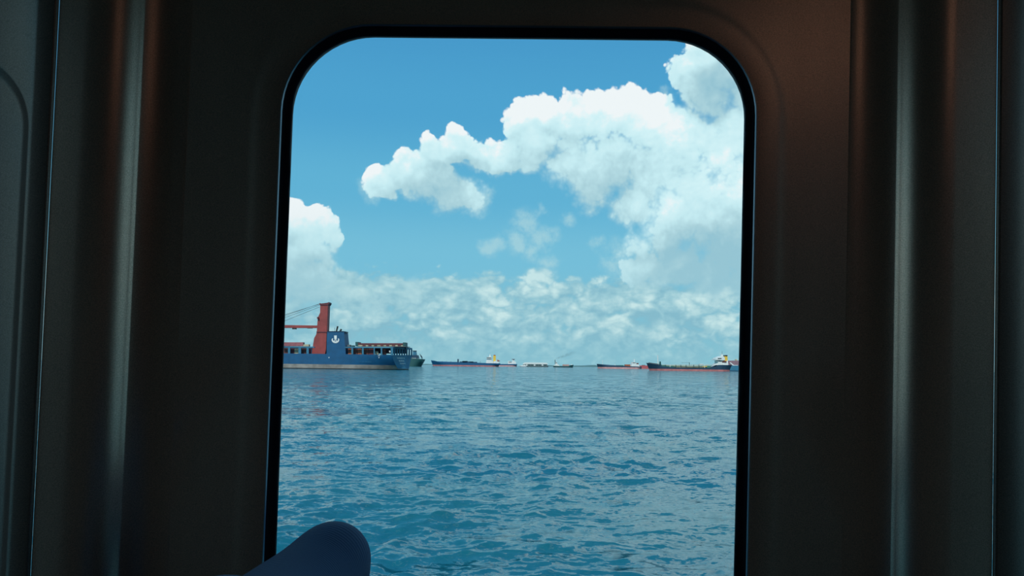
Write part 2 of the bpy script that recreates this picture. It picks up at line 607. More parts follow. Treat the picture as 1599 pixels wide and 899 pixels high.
# ------------------------------------------------------------------ rest of the cabin
def holed(bm, place, us, vs, holes):
    us = sorted(set(us + [h[0] for h in holes] + [h[1] for h in holes]))
    vs = sorted(set(vs + [h[2] for h in holes] + [h[3] for h in holes]))
    for i in range(len(us) - 1):
        for j in range(len(vs) - 1):
            mu, mv = (us[i] + us[i + 1]) / 2, (vs[j] + vs[j + 1]) / 2
            if any(h[0] < mu < h[1] and h[2] < mv < h[3] for h in holes):
                continue
            bm.faces.new([bm.verts.new(place(*q)) for q in ((us[i], vs[j]), (us[i + 1], vs[j]), (us[i + 1], vs[j + 1]), (us[i], vs[j + 1]))])
    bmesh.ops.remove_doubles(bm, verts=bm.verts[:], dist=0.0002)


BACK = 2.3
SWS = {-1: (0.26, 0.98, -1.18, 0.76), 1: (0.26, 1.0, -1.18, 0.80)}   # windows in the side walls: n0, n1, v0, v1
BW = []
for sgn, nm in ((-1, 'wall_left'), (1, 'wall_right')):
    bm = bmesh.new()
    holed(bm, lambda a, b: W(sgn * SIDE, b, a), [0.03, BACK], [FLOOR, CEIL], [SWS[sgn]])
    bm_obj(nm, bm, M_INNER, kind='structure')
bm = bmesh.new()
holed(bm, lambda a, b: W(a, b, BACK), [-SIDE, SIDE], [FLOOR, CEIL], BW)
bm_obj('wall_back', bm, M_INNER, kind='structure')
for nm, v, m_ in (('floor', FLOOR, M_DECK), ('ceiling', CEIL, M_INNER)):
    bm = bmesh.new()
    holed(bm, lambda a, b: W(a, v, b), [-SIDE, SIDE], [0.0, BACK], [])
    bm_obj(nm, bm, m_, kind='structure')

for i, sgn in enumerate((-1, 1)):
    w2 = bpy.data.objects.new('window_%d' % (i + 2), None)
    COL.objects.link(w2)
    w2['kind'] = 'structure'
    bm = bmesh.new()
    n0, n1, v0, v1 = SWS[sgn]
    for (a0, a1, b0, b1) in ((n0, n1, v0, v0 + 0.02), (n0, n1, v1 - 0.02, v1), (n0, n0 + 0.02, v0 + 0.02, v1 - 0.02), (n1 - 0.02, n1, v0 + 0.02, v1 - 0.02)):
        vv = [bm.verts.new(W(sgn * s_, b, a)) for s_ in (SIDE - 0.01, SIDE + 0.01) for b in (b0, b1) for a in (a0, a1)]
        for q in ((0, 1, 3, 2), (4, 6, 7, 5), (0, 4, 5, 1), (2, 3, 7, 6), (0, 2, 6, 4), (1, 5, 7, 3)):
            bm.faces.new([vv[k] for k in q])
    bm_obj('window_frame', bm, M_FRAME, w2)
    # the daylight that comes in here is sampled through a portal
    ld = bpy.data.lights.new('window_portal', 'AREA')
    ld.shape = 'RECTANGLE'
    ld.size, ld.size_y = n1 - n0, v1 - v0
    ld.cycles.is_portal = True
    lo = bpy.data.objects.new('window_portal', ld)
    COL.objects.link(lo)
    zx = WU * sgn                                                   # light looks along -z: into the room
    xx = WN
    yy = zx.cross(xx)
    p_ = W(sgn * SIDE, (v0 + v1) / 2, (n0 + n1) / 2)
    lo.matrix_world = Matrix(((xx.x, yy.x, zx.x, p_.x), (xx.y, yy.y, zx.y, p_.y), (xx.z, yy.z, zx.z, p_.z), (0, 0, 0, 1)))

# unseen warm lamp added behind the viewer to tint the right-hand walls brown
M_FILL_LAMP = bpy.data.materials.new('added_lamp_glow')
M_FILL_LAMP.use_nodes = True
pl = M_FILL_LAMP.node_tree.nodes['Principled BSDF']
pl.inputs['Emission Color'].default_value = (1.0, 0.66, 0.48, 1)
pl.inputs['Emission Strength'].default_value = 1.5
lamp = thing('added_fill_lamp', 'added warm fill lamp under the cabin ceiling, unseen behind the viewer', 'lamp', W(1.02, CEIL, 1.9))
for nm, m_, (a0, a1, b0, b1, c0, c1) in (('housing', M_FRAME, (-0.10, 0.10, -0.03, -0.001, -0.20, 0.20)), ('diffuser', M_FILL_LAMP, (-0.08, 0.08, -0.045, -0.031, -0.18, 0.18))):
    bm = bmesh.new()
    vv = [bm.verts.new(WU * a + WV * b_ + WN * c) for a in (a0, a1) for b_ in (b0, b1) for c in (c0, c1)]
    for q in ((0, 1, 3, 2), (4, 6, 7, 5), (0, 4, 5, 1), (2, 3, 7, 6), (0, 2, 6, 4), (1, 5, 7, 3)):
        bm.faces.new([vv[k] for k in q])
    bm_obj(nm, bm, m_, lamp)

# ------------------------------------------------------------------ sea
M_SEA = bpy.data.materials.new('sea_water')
M_SEA.use_nodes = True
t = NT(M_SEA.node_tree)
p = M_SEA.node_tree.nodes['Principled BSDF']
tc = t.n.new('ShaderNodeTexCoord').outputs['Object']
patch = t.noise(t.v('MULTIPLY', tc, (0.05, 0.12, 1)), 1.0, 3, 0.5)
t.put(p.inputs['Base Color'], t.mix(t.step(patch, 0.35, 0.65), lin(15, 93, 112), lin(28, 99, 110)))
p.inputs['Roughness'].default_value = 0.07
p.inputs['IOR'].default_value = 1.38
# small wavelets too short for the mesh: they tilt the surface normal; farther from the boat they take over from the mesh waves
gn = t.n.new('ShaderNodeNewGeometry')
dist = t.v('LENGTH', t.v('MULTIPLY', gn.outputs['Position'], (1, 1, 0)))
c1 = t.v('SUBTRACT', t.noise(t.v('MULTIPLY', tc, (1.0, 1.5, 1)), 9.0, 4, 0.62, True), (0.5, 0.5, 0.5))
c2 = t.v('SUBTRACT', t.noise(t.v('MULTIPLY', tc, (0.55, 1.2, 1)), 1.5, 4, 0.6, True), (0.5, 0.5, 0.5))
c3 = t.v('SUBTRACT', t.noise(t.v('MULTIPLY', tc, (0.10, 0.30, 1)), 1.0, 3, 0.6, True), (0.5, 0.5, 0.5))
far = t.step(dist, 12, 70)
tilt = t.v('ADD', t.v('SCALE', c1, s=t.m('MULTIPLY_ADD', far, 0.9, 0.8)), t.v('ADD', t.v('SCALE', c2, s=t.m('MULTIPLY_ADD', far, 2.2, 0.95)), t.v('SCALE', c3, s=t.m('MULTIPLY', far, 1.0))))
nrm = t.v('NORMALIZE', t.v('ADD', gn.outputs['Normal'], t.v('MULTIPLY', tilt, (1, 1, 0))))
t.l.new(nrm, p.inputs['Normal'])

# waves: a sum of trochoids on a fan of quads that gets finer towards the boat
rs = np.random.RandomState(11)
rows = np.concatenate([[1400, 1000, 800, 650, 520], np.arange(440, 60, -0.8), np.arange(60, 8, -0.4), np.arange(8, 1.0, -0.25), [0.8, 0.6, 0.45, 0.3, 0.2, 0.12]])
R_ = EYE * F / rows
az = np.concatenate([np.radians(np.arange(-180, -31, 4.0)), np.radians(np.linspace(-30, 30, 960)), np.radians(np.arange(34, 181, 4.0))])
AZ, RR = np.meshgrid(az, R_)
X0, Y0 = RR * np.sin(AZ), RR * np.cos(AZ)
Z = np.zeros_like(X0)
DX = np.zeros_like(X0)
DY = np.zeros_like(X0)
dr = np.abs(np.gradient(R_))[:, None]
da = np.gradient(az)[None, :] * RR
NW = 150
lam = np.exp(rs.uniform(np.log(0.16), np.log(4.0), NW))
for i in range(NW):
    L = lam[i]
    th = np.radians(-90 + 28) + rs.normal(0, 0.68)
    k = 2 * pi / L
    slope = 0.031 if L < 0.8 else 0.031 * (0.8 / L) ** 0.85
    amp = slope / k
    ph = rs.uniform(0, 2 * pi)
    fade = np.clip(1.6 - np.maximum(dr * abs(np.sin(th)), da * abs(np.cos(th))) * 2.4 / L, 0, 1)
    a = k * (X0 * cos(th) + Y0 * sin(th)) + ph
    Z += fade * amp * np.cos(a)
    s = fade * amp * np.sin(a) * 1.1
    DX -= s * cos(th)
    DY -= s * sin(th)
keep = np.clip((RR - 1.5) / 2.0, 0, 1)
grp = 0.75 + 0.5 * np.sin(0.31 * X0 + 0.17 * Y0 + 1.0) * np.sin(0.13 * X0 - 0.42 * Y0)
Z *= grp * keep
P3 = np.stack([X0 + DX * keep, Y0 + DY * keep, Z], -1).reshape(-1, 3)
nr, nc = X0.shape
ii = np.arange(nr * nc).reshape(nr, nc)
quads = np.stack([ii[:-1, :-1], ii[:-1, 1:], ii[1:, 1:], ii[1:, :-1]], -1).reshape(-1, 4)[:, ::-1]
me = bpy.data.meshes.new('sea')
me.vertices.add(len(P3))
me.vertices.foreach_set('co', P3.astype(np.float32).ravel())
me.loops.add(quads.size)
me.loops.foreach_set('vertex_index', quads.astype(np.int32).ravel())
me.polygons.add(len(quads))
me.polygons.foreach_set('loop_start', np.arange(0, quads.size, 4, dtype=np.int32))
me.polygons.foreach_set('use_smooth', np.ones(len(quads), dtype=bool))
me.update(calc_edges=True)
link('sea', me, M_SEA, kind='structure')

# ------------------------------------------------------------------ ships: every vessel is built in its own frame, waterline at z = 0
SM = {}


def paint(name, color, rough=0.55, noise=0.12, nscale=0.35):
    if name not in SM:
        SM[name] = mat(name, color, rough, noise=noise, nscale=nscale)
    return SM[name]


P_BLUE = paint('blue_hull_paint', (5, 82, 122))
P_BLUEGREY = paint('blue_grey_paint', (52, 116, 142))
P_DBLUE = paint('dark_blue_paint', (16, 46, 72))
P_BOOT = paint('grey_boot_topping', (138, 132, 124), noise=0.35, nscale=0.2)
P_BOOTRED = paint('red_boot_topping', (186, 112, 108), noise=0.2)
P_PINK = paint('faded_red_boot_topping', (206, 150, 146), noise=0.2)
P_CRANE = paint('red_crane_paint', (150, 64, 60), noise=0.15)
P_CRANED = paint('dark_red_paint', (104, 46, 52))
P_WHITE = paint('white_ship_paint', (226, 228, 222), noise=0.04)
P_YELLOW = paint('yellow_funnel_paint', (232, 190, 72), noise=0.05)
P_BLACK = paint('black_ship_paint', (26, 32, 34))
P_NAVY = paint('navy_hull_paint', (30, 62, 84))
P_GREEN = paint('green_deck_paint', (62, 122, 104), noise=0.25, nscale=0.5)
P_DGREEN = paint('dark_green_paint', (34, 84, 84))
P_GREY = paint('grey_steel', (96, 106, 108))
P_ORANGE = paint('rust_orange_paint', (168, 92, 62), noise=0.25, nscale=0.8)
P_BROWN = paint('rust_brown_paint', (112, 60, 52), noise=0.3, nscale=0.6)
P_CREAM = paint('cream_paint', (190, 178, 146), noise=0.2, nscale=0.6)
P_GLASS = paint('dark_window_glass', (18, 30, 38), rough=0.2)


class Ship:
    """origin on the waterline at pixel column px and distance dist; s runs to the right, y away from the viewer, z up"""

    def __init__(self, px, dist, turn=0.0):
        d = ray(px, 572)
        d = Vector((d.x, d.y, 0)).normalized()
        self.o = d * dist
        self.o.z = 0
        self.rz = turn
        self.t = Vector((cos(turn), sin(turn), 0))
        self.nn = Vector((-sin(turn), cos(turn), 0))

    def p(self, px, py, y=0.0):
        """pixel -> (s, z) on the plane y metres behind the near side"""
        d = ray(px, py)
        o = self.o + self.nn * y
        k = (o - EYEV).dot(self.nn) / d.dot(self.nn)
        q = EYEV + d * k - o
        return q.dot(self.t), q.z

    def pts(self, lst, y=0.0):
        return [self.p(x, yy, y) for x, yy in lst]

    def thing(self, name, label, cat, group=None):
        return thing(name, label, cat, self.o, self.rz, group)

    def prism(self, name, lst, y0, y1, m, parent, bm=None, **kw):
        b = bm or bmesh.new()
        add_prism(b, self.pts(lst, y0), y0, y1)
        if bm is None:
            return bm_obj(name, b, m, parent, **kw)

    def box(self, name, x0, y0, x1, y1, d0, d1, m, parent, bm=None, **kw):
        return self.prism(name, [(x0, y0), (x1, y0), (x1, y1), (x0, y1)], d0, d1, m, parent, bm, **kw)

    def tube(self, name, a, b_, r, m, parent, y=0.0, r1=None, bm=None, y1=None, **kw):
        b = bm or bmesh.new()
        (s0, z0), (s1, z1) = self.p(*a, y), self.p(*b_, y if y1 is None else y1)
        add_tube(b, (s0, y, z0), (s1, y if y1 is None else y1, z1), r, r1)
        if bm is None:
            return bm_obj(name, b, m, parent, smooth=50, **kw)

    def hull(self, name, m, parent, top, bottom, beam, bow=None, boot=None, boot_m=None, stern_round=0.12, bow_len=0.16, depth=1.2):
        """top: [(px, py)] sheer line left to right; bottom: ((px0, py0), (px1, py1)) left and right ends at the water.
        bow: 'L' or 'R' end drawn to a point, None for both blunt; boot = height in metres of the boot topping"""
        T = self.pts(top)
        s0, s1 = self.p(*bottom[0])[0], self.p(*bottom[1])[0]
        n = 26
        u = [k / (n - 1) for k in range(n)]

        def sheer(q):
            s = T[0][0] + (T[-1][0] - T[0][0]) * q
            for (a, za), (b, zb) in zip(T[:-1], T[1:]):
                if a <= s <= b:
                    return s, za + (zb - za) * ((s - a) / max(1e-6, b - a))
            return s, T[-1][1]

        def half(q, lvl):
            e = q if bow != 'R' else 1 - q
            f = 1 - e
            h = 1.0
            if bow and e < bow_len * (1.6 - 0.6 * lvl):
                k = e / (bow_len * (1.6 - 0.6 * lvl))
                h = (1 - (1 - k) ** 2.0)
                h = max(0.02 + 0.10 * lvl, h)
            if f < stern_round:
                k = f / stern_round
                w0 = 0.80 if lvl > 0.5 else 0.45
                h = min(h, w0 + (1 - w0) * (1 - (1 - k) ** 2))
            return h * beam / 2

        def level(lvl, zfix=None):
            near, far = [], []
            for q in u:
                st, zt = sheer(q)
                sb = s0 + (s1 - s0) * q
                if zfix is None:
                    s, z, l_ = st, zt, 1.0
                else:
                    l_ = min(1.0, max(0.0, zfix / zt)) if zfix > 0 else 0.0
                    s, z = sb + (st - sb) * l_, zfix
                h = half(q, l_)
                near.append((s, beam / 2 - h, z))
                far.append((s, beam / 2 + h, z))
            return near + far[::-1]
        b0 = boot or 0.0
        bm = bmesh.new()
        lv = [level(0, b0)] + [level(0, b0 + (min(z for _, z in T) - b0) * k) for k in (0.35, 0.7)] + [level(1)]
        add_rings(bm, lv, cap=True)
        h = bm_obj(name, bm, m, parent, smooth=35)
        bm = bmesh.new()
        add_rings(bm, [level(0, -depth), level(0, 0.0), level(0, max(b0, 0.05) - 0.002)], cap=True)
        bm_obj('boot_topping', bm, boot_m or m, parent, smooth=35)
        return h


# ---- the blue cargo ship with the red crane, near at the left
A = Ship(520, 335, radians(0.0))
ship = A.thing('cargo_ship', 'blue cargo ship with a red deck crane, moored side on at the left', 'ship')
S_ = A.p
BEAM = 17.0
# hull: side plating up to the main rail, stern quarter rounding into a slanting transom
zt0, zt1 = S_(440, 551.3)[1], S_(612, 553.9)[1]
sS = S_(612, 554)[0]
sL = -118.0
zb = 1.95
bm = bmesh.new()


def cargo_ring(z, k):
    """plan outline of the hull at height z; k = 0 at the water, 1 at the rail"""
    near = []
    for q in range(14):
        s = sL + (sS - 26 - sL) * q / 13
        y = 0.0
        if q < 4:
            y = (BEAM / 2) * (1 - (q / 4)) ** 2
        near.append((s, y, z))
    for q in range(1, 9):
        s = sS - 26 + (26 + (2.2 - 1.2 * k) * (1 - k)) * q / 8
        y = (5.6 * (1 - k) ** 1.6 + 0.15) * (q / 8) ** 2.6
        near.append((s, y, z))
    e = near[-1]
    out = near + [(e[0] + 2.3 + 1.4 * k, e[1] + (BEAM - 2 * e[1]) * 0.55, z), (e[0] + 3.6 + 2.7 * k, BEAM - e[1], z)]
    out += [(s, BEAM - y, z) for s, y, _ in near[::-1][1:]]
    return out


def zrail(s):
    return zt0 + (zt1 - zt0) * (s - S_(440, 551)[0]) / (sS - S_(440, 551)[0])


zm = (zt0 + zt1) / 2
add_rings(bm, [cargo_ring(zb + (zm - zb) * k, 0.28 + 0.72 * k) for k in (0, 0.2, 0.4, 0.6, 0.8, 1.0)], cap=True)
bm_obj('hull', bm, P_BLUE, ship, smooth=30)
bm = bmesh.new()
add_rings(bm, [cargo_ring(-1.5, 0.0), cargo_ring(0.32, 0.06)], cap=True)
bm_obj('waterline_band', bm, P_BLACK, ship, smooth=30)
bm = bmesh.new()
add_rings(bm, [cargo_ring(0.32 + (zb - 0.32) * k, 0.06 + 0.22 * k) for k in (0, 0.5, 1.0)], cap=True)
bm_obj('boot_topping', bm, P_BOOT, ship, smooth=30)
# transom plate, painted paler than the side for the sky light on it, with its three short lines of lettering
r0, r1 = cargo_ring(zm, 1.0), cargo_ring(zb - 0.6, 0.2)
bm = bmesh.new()
tp = []
for k in range(8):
    kk = 0.10 + 0.90 * k / 7
    rg = cargo_ring(0.5 + (zm - 0.5) * k / 7, kk)
    tp.append([(rg[21][0] + 0.06, rg[21][1] + 0.02, rg[21][2]), (rg[22][0] + 0.12, rg[22][1], rg[22][2]), (rg[23][0] + 0.12, rg[23][1], rg[23][2])])
add_rings(bm, tp, closed=False)
bm_obj('transom', bm, P_BLUEGREY, ship)


def on_transom(x, z):
    for a_, b_ in zip(tp[:-1], tp[1:]):
        if a_[0][2] <= z <= b_[0][2] or b_ is tp[-1]:
            k = (z - a_[0][2]) / (b_[0][2] - a_[0][2])
            l_, r_ = Vector(a_[0]).lerp(Vector(b_[0]), k), Vector(a_[1]).lerp(Vector(b_[1]), k)
            d_ = (r_ - l_).normalized()
            return l_ + d_ * x + Vector((d_.y, -d_.x, 0)) * 0.04, Vector((d_.y, -d_.x, 0))


bm = bmesh.new()
for (x, z, cnt, hgt, glyph) in ((3.6, zm - 1.6, 7, 0.55, 0.95), (4.2, zm - 2.8, 5, 0.55, 0.95), (4.2, zm - 3.9, 5, 0.42, 0.9)):
    for q in range(cnt):
        w = glyph * (0.45 if (q * 7 + cnt) % 5 == 2 else 0.7)
        for (a0, a1, b0, b1) in ((0, w * 0.32, 0, hgt), (w * 0.32, w, hgt * 0.66, hgt), (w * 0.32, w, 0, hgt * 0.3)):
            c = [on_transom(x + q * glyph + a, z + b) for a, b in ((a0, b0), (a1, b0), (a1, b1), (a0, b1))]
            f0 = [bm.verts.new(v) for v, n_ in c]
            f1 = [bm.verts.new(v + n_ * 0.04) for v, n_ in c]
            bm.faces.new(f1)
            for e_ in range(4):
                g_ = (e_ + 1) % 4
                bm.faces.new([f0[e_], f0[g_], f1[g_], f1[e_]])
bm_obj('stern_lettering', bm, P_WHITE, ship, kind='stuff')

# rail structure: top beam and posts with openings between them
rail_d = 1.1
bm = bmesh.new()
A.prism('x', [(440, 540.4), (491, 540.9), (491, 542.9), (440, 542.2)], 0.05, rail_d, None, None, bm)
bm_obj('rail_beam', bm, P_BLUEGREY, ship)
A.prism('rail_beam', [(538.5, 541.2), (613.5, 541.6), (613.5, 543.4), (538.5, 543.0)], 0.05, rail_d, P_BLUEGREY, ship)
for (x0, x1) in ((449.7, 453), (466, 470), (478.5, 482), (548.7, 551.4), (565.1, 567.8), (583.4, 585.2), (594.5, 596.8), (610.2, 613.8)):
    A.box('rail_post', x0, 541.9, x1, 554.6, 0.08, 0.9, P_BLUEGREY, ship)
# stern gallery posts and beam, carried round the transom
g0, g1 = Vector((*[S_(613, 542)[0]], 0.3, 0)), Vector((tp[-1][2][0], tp[-1][2][1], 0))
zg0, zg1 = S_(613, 554.2)[1], S_(613, 541.4)[1]
gd = (g1 - g0)
gl_ = gd.length
gd.normalize()
gn_ = Vector((gd.y, -gd.x, 0))


def gbox(name, a0, a1, z0, z1, m, d0=0.0, d1=0.8):
    b_ = bmesh.new()
    vv = []
    for a in (a0, a1):
        for dd in (d0, d1):
            for z in (z0, z1):
                q = g0 + gd * a - gn_ * dd
                vv.append(b_.verts.new((q.x, q.y, z)))
    for q in ((0, 1, 3, 2), (4, 6, 7, 5), (0, 4, 5, 1), (2, 3, 7, 6), (0, 2, 6, 4), (1, 5, 7, 3)):
        b_.faces.new([vv[k] for k in q])
    return bm_obj(name, b_, m, ship)


gbox('gallery_beam', 0, gl_, zg1 - 0.75, zg1, P_BLUEGREY)
for k in range(9):
    gbox('gallery_post', gl_ * k / 8 - 0.26, gl_ * k / 8 + 0.26, zg0 - 0.2, zg1 - 0.7, P_BLUEGREY, d1=0.5)
A.box('gallery_roof', 608, 540.4, 633.5, 541.3, 1.5, BEAM - 0.4, P_GREY, ship)
# dark sheet standing in for the shade behind the openings, set well inboard
A.box('shade_sheet', 440, 541.6, 634, 552, 10.6, 11.0, P_DBLUE, ship)

# funnel casing
fy = 0.5
cas = A.prism('funnel_casing', [(511, 517.4), (536.8, 517.4), (537.6, 527), (539.4, 543), (539.8, 554), (509.8, 554), (510.4, 530)], fy, 9.0, P_BLUE, ship)
A.box('casing_cap', 510.8, 516.8, 537.0, 517.9, fy - 0.15, 9.1, P_DBLUE, cas)
A.box('platform', 535.8, 518.6, 540.4, 519.6, 2.0, 6.0, P_DBLUE, cas)
A.tube('exhaust_pipe', (525.3, 517.2), (527.4, 509.2), 0.34, P_BLACK, ship, y=4.0, r1=0.42)
A.tube('exhaust_pipe', (531.2, 517.2), (533.0, 513.6), 0.50, P_BLACK, ship, y=4.0, r1=0.42)
A.tube('antenna', (522.8, 517), (522.6, 511.5), 0.07, P_BLACK, ship, y=3.0)
# white emblem: an upright shaft over a broad crescent with a small dark notch
bm = bmesh.new()
ly0, ly1 = fy - 0.12, fy


def epoly(lst):
    A.prism('x', lst, ly0, ly1, None, None, bm)


cxl = 523.8
outer, inner = [], []
for k in range(15):
    a = radians(150 + 240 * k / 14)                                # lower arc from left horn to right horn
    outer.append((cxl + 6.0 * cos(a), 530.6 - 4.9 * sin(a)))
    inner.append((cxl + (2.9 + 1.5 * abs(k - 7) / 7) * cos(a), 530.2 - (2.5 + 1.4 * abs(k - 7) / 7) * sin(a)))
for k in range(14):
    epoly([outer[k], outer[k + 1], inner[k + 1], inner[k]])
epoly([(521.7, 523.6), (525.9, 523.6), (525.7, 528.2), (524.9, 531.0), (522.7, 531.0), (521.9, 528.2)])
epoly([(522.7, 530.4), (524.0, 530.4), (522.3, 533.2), (520.9, 532.4)])
epoly([(523.6, 530.4), (524.9, 530.4), (526.7, 532.4), (525.3, 533.2)])
bm_obj('emblem', bm, P_WHITE, cas)
# tug marks on the side plating
for (x, w_) in ((513.7, 0.9), (591.7, 0.9)):
    bm = bmesh.new()
    A.prism('x', [(x - w_, 557.4), (x + w_, 557.4), (x + 0.35, 558.6), (x, 559.5), (x - 0.35, 558.6)], -0.06, 0.05, None, None, bm)
    bm_obj('tug_mark', bm, P_WHITE, ship)
A.box('name_bar', 589.9, 554.8, 593.5, 555.5, -0.06, 0.05, P_WHITE, ship)
for k, x in enumerate((561, 566, 570.5, 574, 577.5)):
    A.prism('draught_mark', [(x, 564.6), (x + 2.2, 564.7), (x + 2.2, 565.1), (x, 565.0)], -0.05, 0.05, P_BLUEGREY, ship)

# deck crane: flared pedestal, slewing ring, column, head, jib and its stays
cy0, cy1 = 4.0, 9.0
ped = A.prism('crane_pedestal', [(486.2, 555), (507, 555), (509.0, 545), (509.8, 524), (510.0, 518.3), (494.6, 518.3), (493.6, 522), (490.4, 528), (488.4, 541)], cy0, cy1, P_CRANE, ship)
A.box('slewing_ring', 494.1, 517.4, 510.6, 519.0, cy0 - 0.2, cy1 + 0.2, P_CRANED, ped)
colm = A.prism('crane_column', [(494.7, 517.6), (510.3, 517.6), (511.0, 497), (511.9, 476), (500.0, 476), (499.8, 488), (496.4, 495.3), (495.6, 503)], cy0 + 0.3, cy1 - 0.3, P_CRANE, ship)
A.prism('crane_head', [(499.6, 476.4), (512.0, 476.4), (513.9, 473.4), (513.6, 471.4), (511.4, 472.4), (501.8, 473.6), (499.2, 472.9), (498.8, 475.0)], cy0 + 0.1, cy1 - 0.1, P_CRANED, colm)
A.box('operator_cab', 495.0, 494.6, 497.0, 497.6, cy0 - 0.6, cy0 + 0.3, P_CRANED, colm)
A.prism('shade_strip', [(510.6, 517), (511.5, 517), (512.6, 478), (511.8, 478)], cy0 + 0.4, cy0 + 1.0, P_CRANED, colm)  # dark strip painted in for the shaded right side of the column
jib = A.prism('crane_jib', [(394, 506.6), (496, 508.0), (496, 511.8), (394, 511.4)], cy0 + 1.2, cy1 - 1.2, P_CRANE, ship)
A.box('jib_block', 456.2, 511.4, 462.4, 514.0, cy0 + 1.6, cy0 + 2.6, P_GREY, jib)
A.box('jib_block', 479.6, 511.5, 487.6, 512.6, cy0 + 1.6, cy0 + 2.6, P_GREY, jib)
for (a, b_, dy) in (((499.4, 474.0), (394, 511.0), 2.0), ((499.4, 476.0), (394, 515), 2.4), ((499.2, 479.0), (402, 519), 2.8), ((499.2, 474.6), (394, 507.5), 3.2)):
    a2 = (a[0] + (b_[0] - a[0]) * 0.92, a[1] + (b_[1] - a[1]) * 0.92 - 1.0)
    A.tube('stay_cable', a, a2, 0.07, P_GREY, colm, y=cy0 + dy)

# cargo carried on deck and seen through the openings: each piece is a thing of its own


def cargo(name, label, x0, y0, x1, y1, d0, d1, m, cat='container', group=None, ribs=True):
    cs, cz = A.p((x0 + x1) / 2, y1, d0)
    b_ = bmesh.new()
    A.box('x', x0, y0, x1, y1, d0, d1, None, None, b_)
    if ribs:                                                        # corrugated long side
        w = (x1 - x0) / 9
        for k in range(4):
            A.box('x', x0 + w * (1 + 2 * k), y0 + 0.3, x0 + w * (2 + 2 * k), y1 - 0.3, d0 - 0.08, d0 + 0.02, None, None, b_)
    cz = max(cz, zm + 0.03)
    for v in b_.verts:
        v.co.z = max(v.co.z, zm + 0.03)
        v.co -= Vector((cs, d0, cz))
    o = bm_obj(name, b_, m)
    o.location = A.o + A.t * cs + A.nn * d0 + Vector((0, 0, cz))
    o.rotation_euler = (0, 0, A.rz)
    o['label'], o['category'] = label, cat
    if group:
        o['group'] = group
    return o


GC = 'containers behind the openings of the blue ship'
for (x0, x1, top, m, lab) in ((440.5, 449.6, 543.5, P_BROWN, 'brown container in the opening beside the window edge, blue ship'),
                              (453.4, 459.4, 544.0, P_CRANED, 'dark red container in the second opening left of the crane'),
                              (459.8, 465.8, 544.6, P_CREAM, 'cream container in the second opening left of the crane'),
                              (470.4, 478.2, 544.2, P_BROWN, 'brown container in the opening next but one to the crane'),
                              (480.0, 483.0, 544.4, P_CRANED, 'narrow dark red container against the foot of the red crane'),
                              (543.4, 548.9, 544.0, P_ORANGE, 'bright rust orange container right behind the blue funnel casing'),
                              (552.0, 558.0, 545.0, P_BROWN, 'brown container, left half of second opening behind the funnel'),
                              (558.6, 564.6, 544.4, P_ORANGE, 'orange container, right half of second opening behind the funnel'),
                              (568.2, 575.4, 544.8, P_BROWN, 'brown container, left half of third opening behind the funnel'),
                              (576.0, 583.0, 544.2, P_CRANED, 'dark red container, right half of third opening behind the funnel'),
                              (597.4, 602.0, 545.5, P_BROWN, 'dark brown container in the last side opening before the stern')):
    cargo('cargo_container', lab, x0, top, x1, 553.6, 2.2, 4.6, m, group=GC)
cargo('cargo_container', 'dull pink container on the rail beam beside the window edge', 438, 534.2, 473.0, 540.2, 1.6, 4.4, paint('dull_pink_paint', (158, 92, 96), noise=0.12), group='containers on top of the blue ship')
cargo('cargo_crate', 'low cream crate between pink container and red crane', 473.6, 537.4, 482.2, 540.6, 1.8, 4.0, P_CREAM, 'crate', ribs=False)
cargo('deck_locker', 'low grey locker just behind the blue funnel casing', 542.4, 538.0, 546.6, 541.1, 2.0, 4.5, P_GREY, 'locker', ribs=False)
cargo('deck_locker', 'smaller dark locker on the beam nearer the hatch covers', 548.6, 539.0, 552.8, 541.4, 2.0, 4.0, P_DGREEN, 'locker', ribs=False)
cargo('winch_drum', 'pale winch drum in the opening above the white tug mark', 586.2, 548.4, 590.4, 553.8, 2.0, 3.4, P_CREAM, 'winch', ribs=False)
cargo('life_raft', 'small white raft canister by the last post before the stern', 607.6, 547.2, 609.6, 550.0, 0.95, 1.8, P_WHITE, 'raft', ribs=False)
hc = A.thing('hatch_cover_stack', 'dark red hatch covers stacked above the stern openings', 'hatch cover')
A.box('cover', 557.5, 537.9, 631, 540.3, 2.2, 10.0, P_CREAM, hc)
A.box('cover', 558.6, 535.6, 630.4, 537.9, 2.0, 10.2, P_CRANED, hc)
A.box('end_frame', 555.0, 533.6, 558.8, 540.3, 1.9, 9.0, P_DGREEN, hc)
A.box('end_frame', 629.2, 534.4, 633.0, 540.3, 1.9, 9.0, P_DGREEN, hc)
for x in (566, 575, 584, 594, 603, 612, 621):
    A.box('stacking_cone', x, 538.2, x + 4.6, 540.2, 1.95, 2.25, P_CRANED if x % 2 else P_BROWN, hc)

# ---- dark stern poking out behind it
B = Ship(650, 890)
o = B.thing('moored_ship', 'dark green stern showing beyond the blue cargo ship', 'ship')
B.hull('hull', P_DGREEN, o, [(560, 558.6), (640, 558.8), (661.0, 560.6)], ((560, 572.2), (655.5, 572.0)), 24, bow='L', stern_round=0.10)
B.prism('deckhouse', [(628, 559.4), (652.5, 559.4), (651.2, 554.2), (628, 554.2)], 4, 20, P_NAVY, o)
fn = B.prism('funnel', [(644.4, 554.4), (650.0, 554.4), (649.2, 547.8), (645.0, 547.8)], 8, 15, P_BLUEGREY, o)
B.box('funnel_cap', 644.6, 547.2, 649.6, 548.3, 7.6, 15.4, P_BLACK, fn)
bm = bmesh.new()
for x in (641.8, 643.6, 645.4, 647.2, 649.0):
    B.box('x', x, 559.2, x + 0.55, 561.6, 1.6, 2.0, None, None, bm)
B.box('x', 641, 558.8, 650, 559.3, 1.5, 2.1, None, None, bm)
bm_obj('rail', bm, P_WHITE, o)
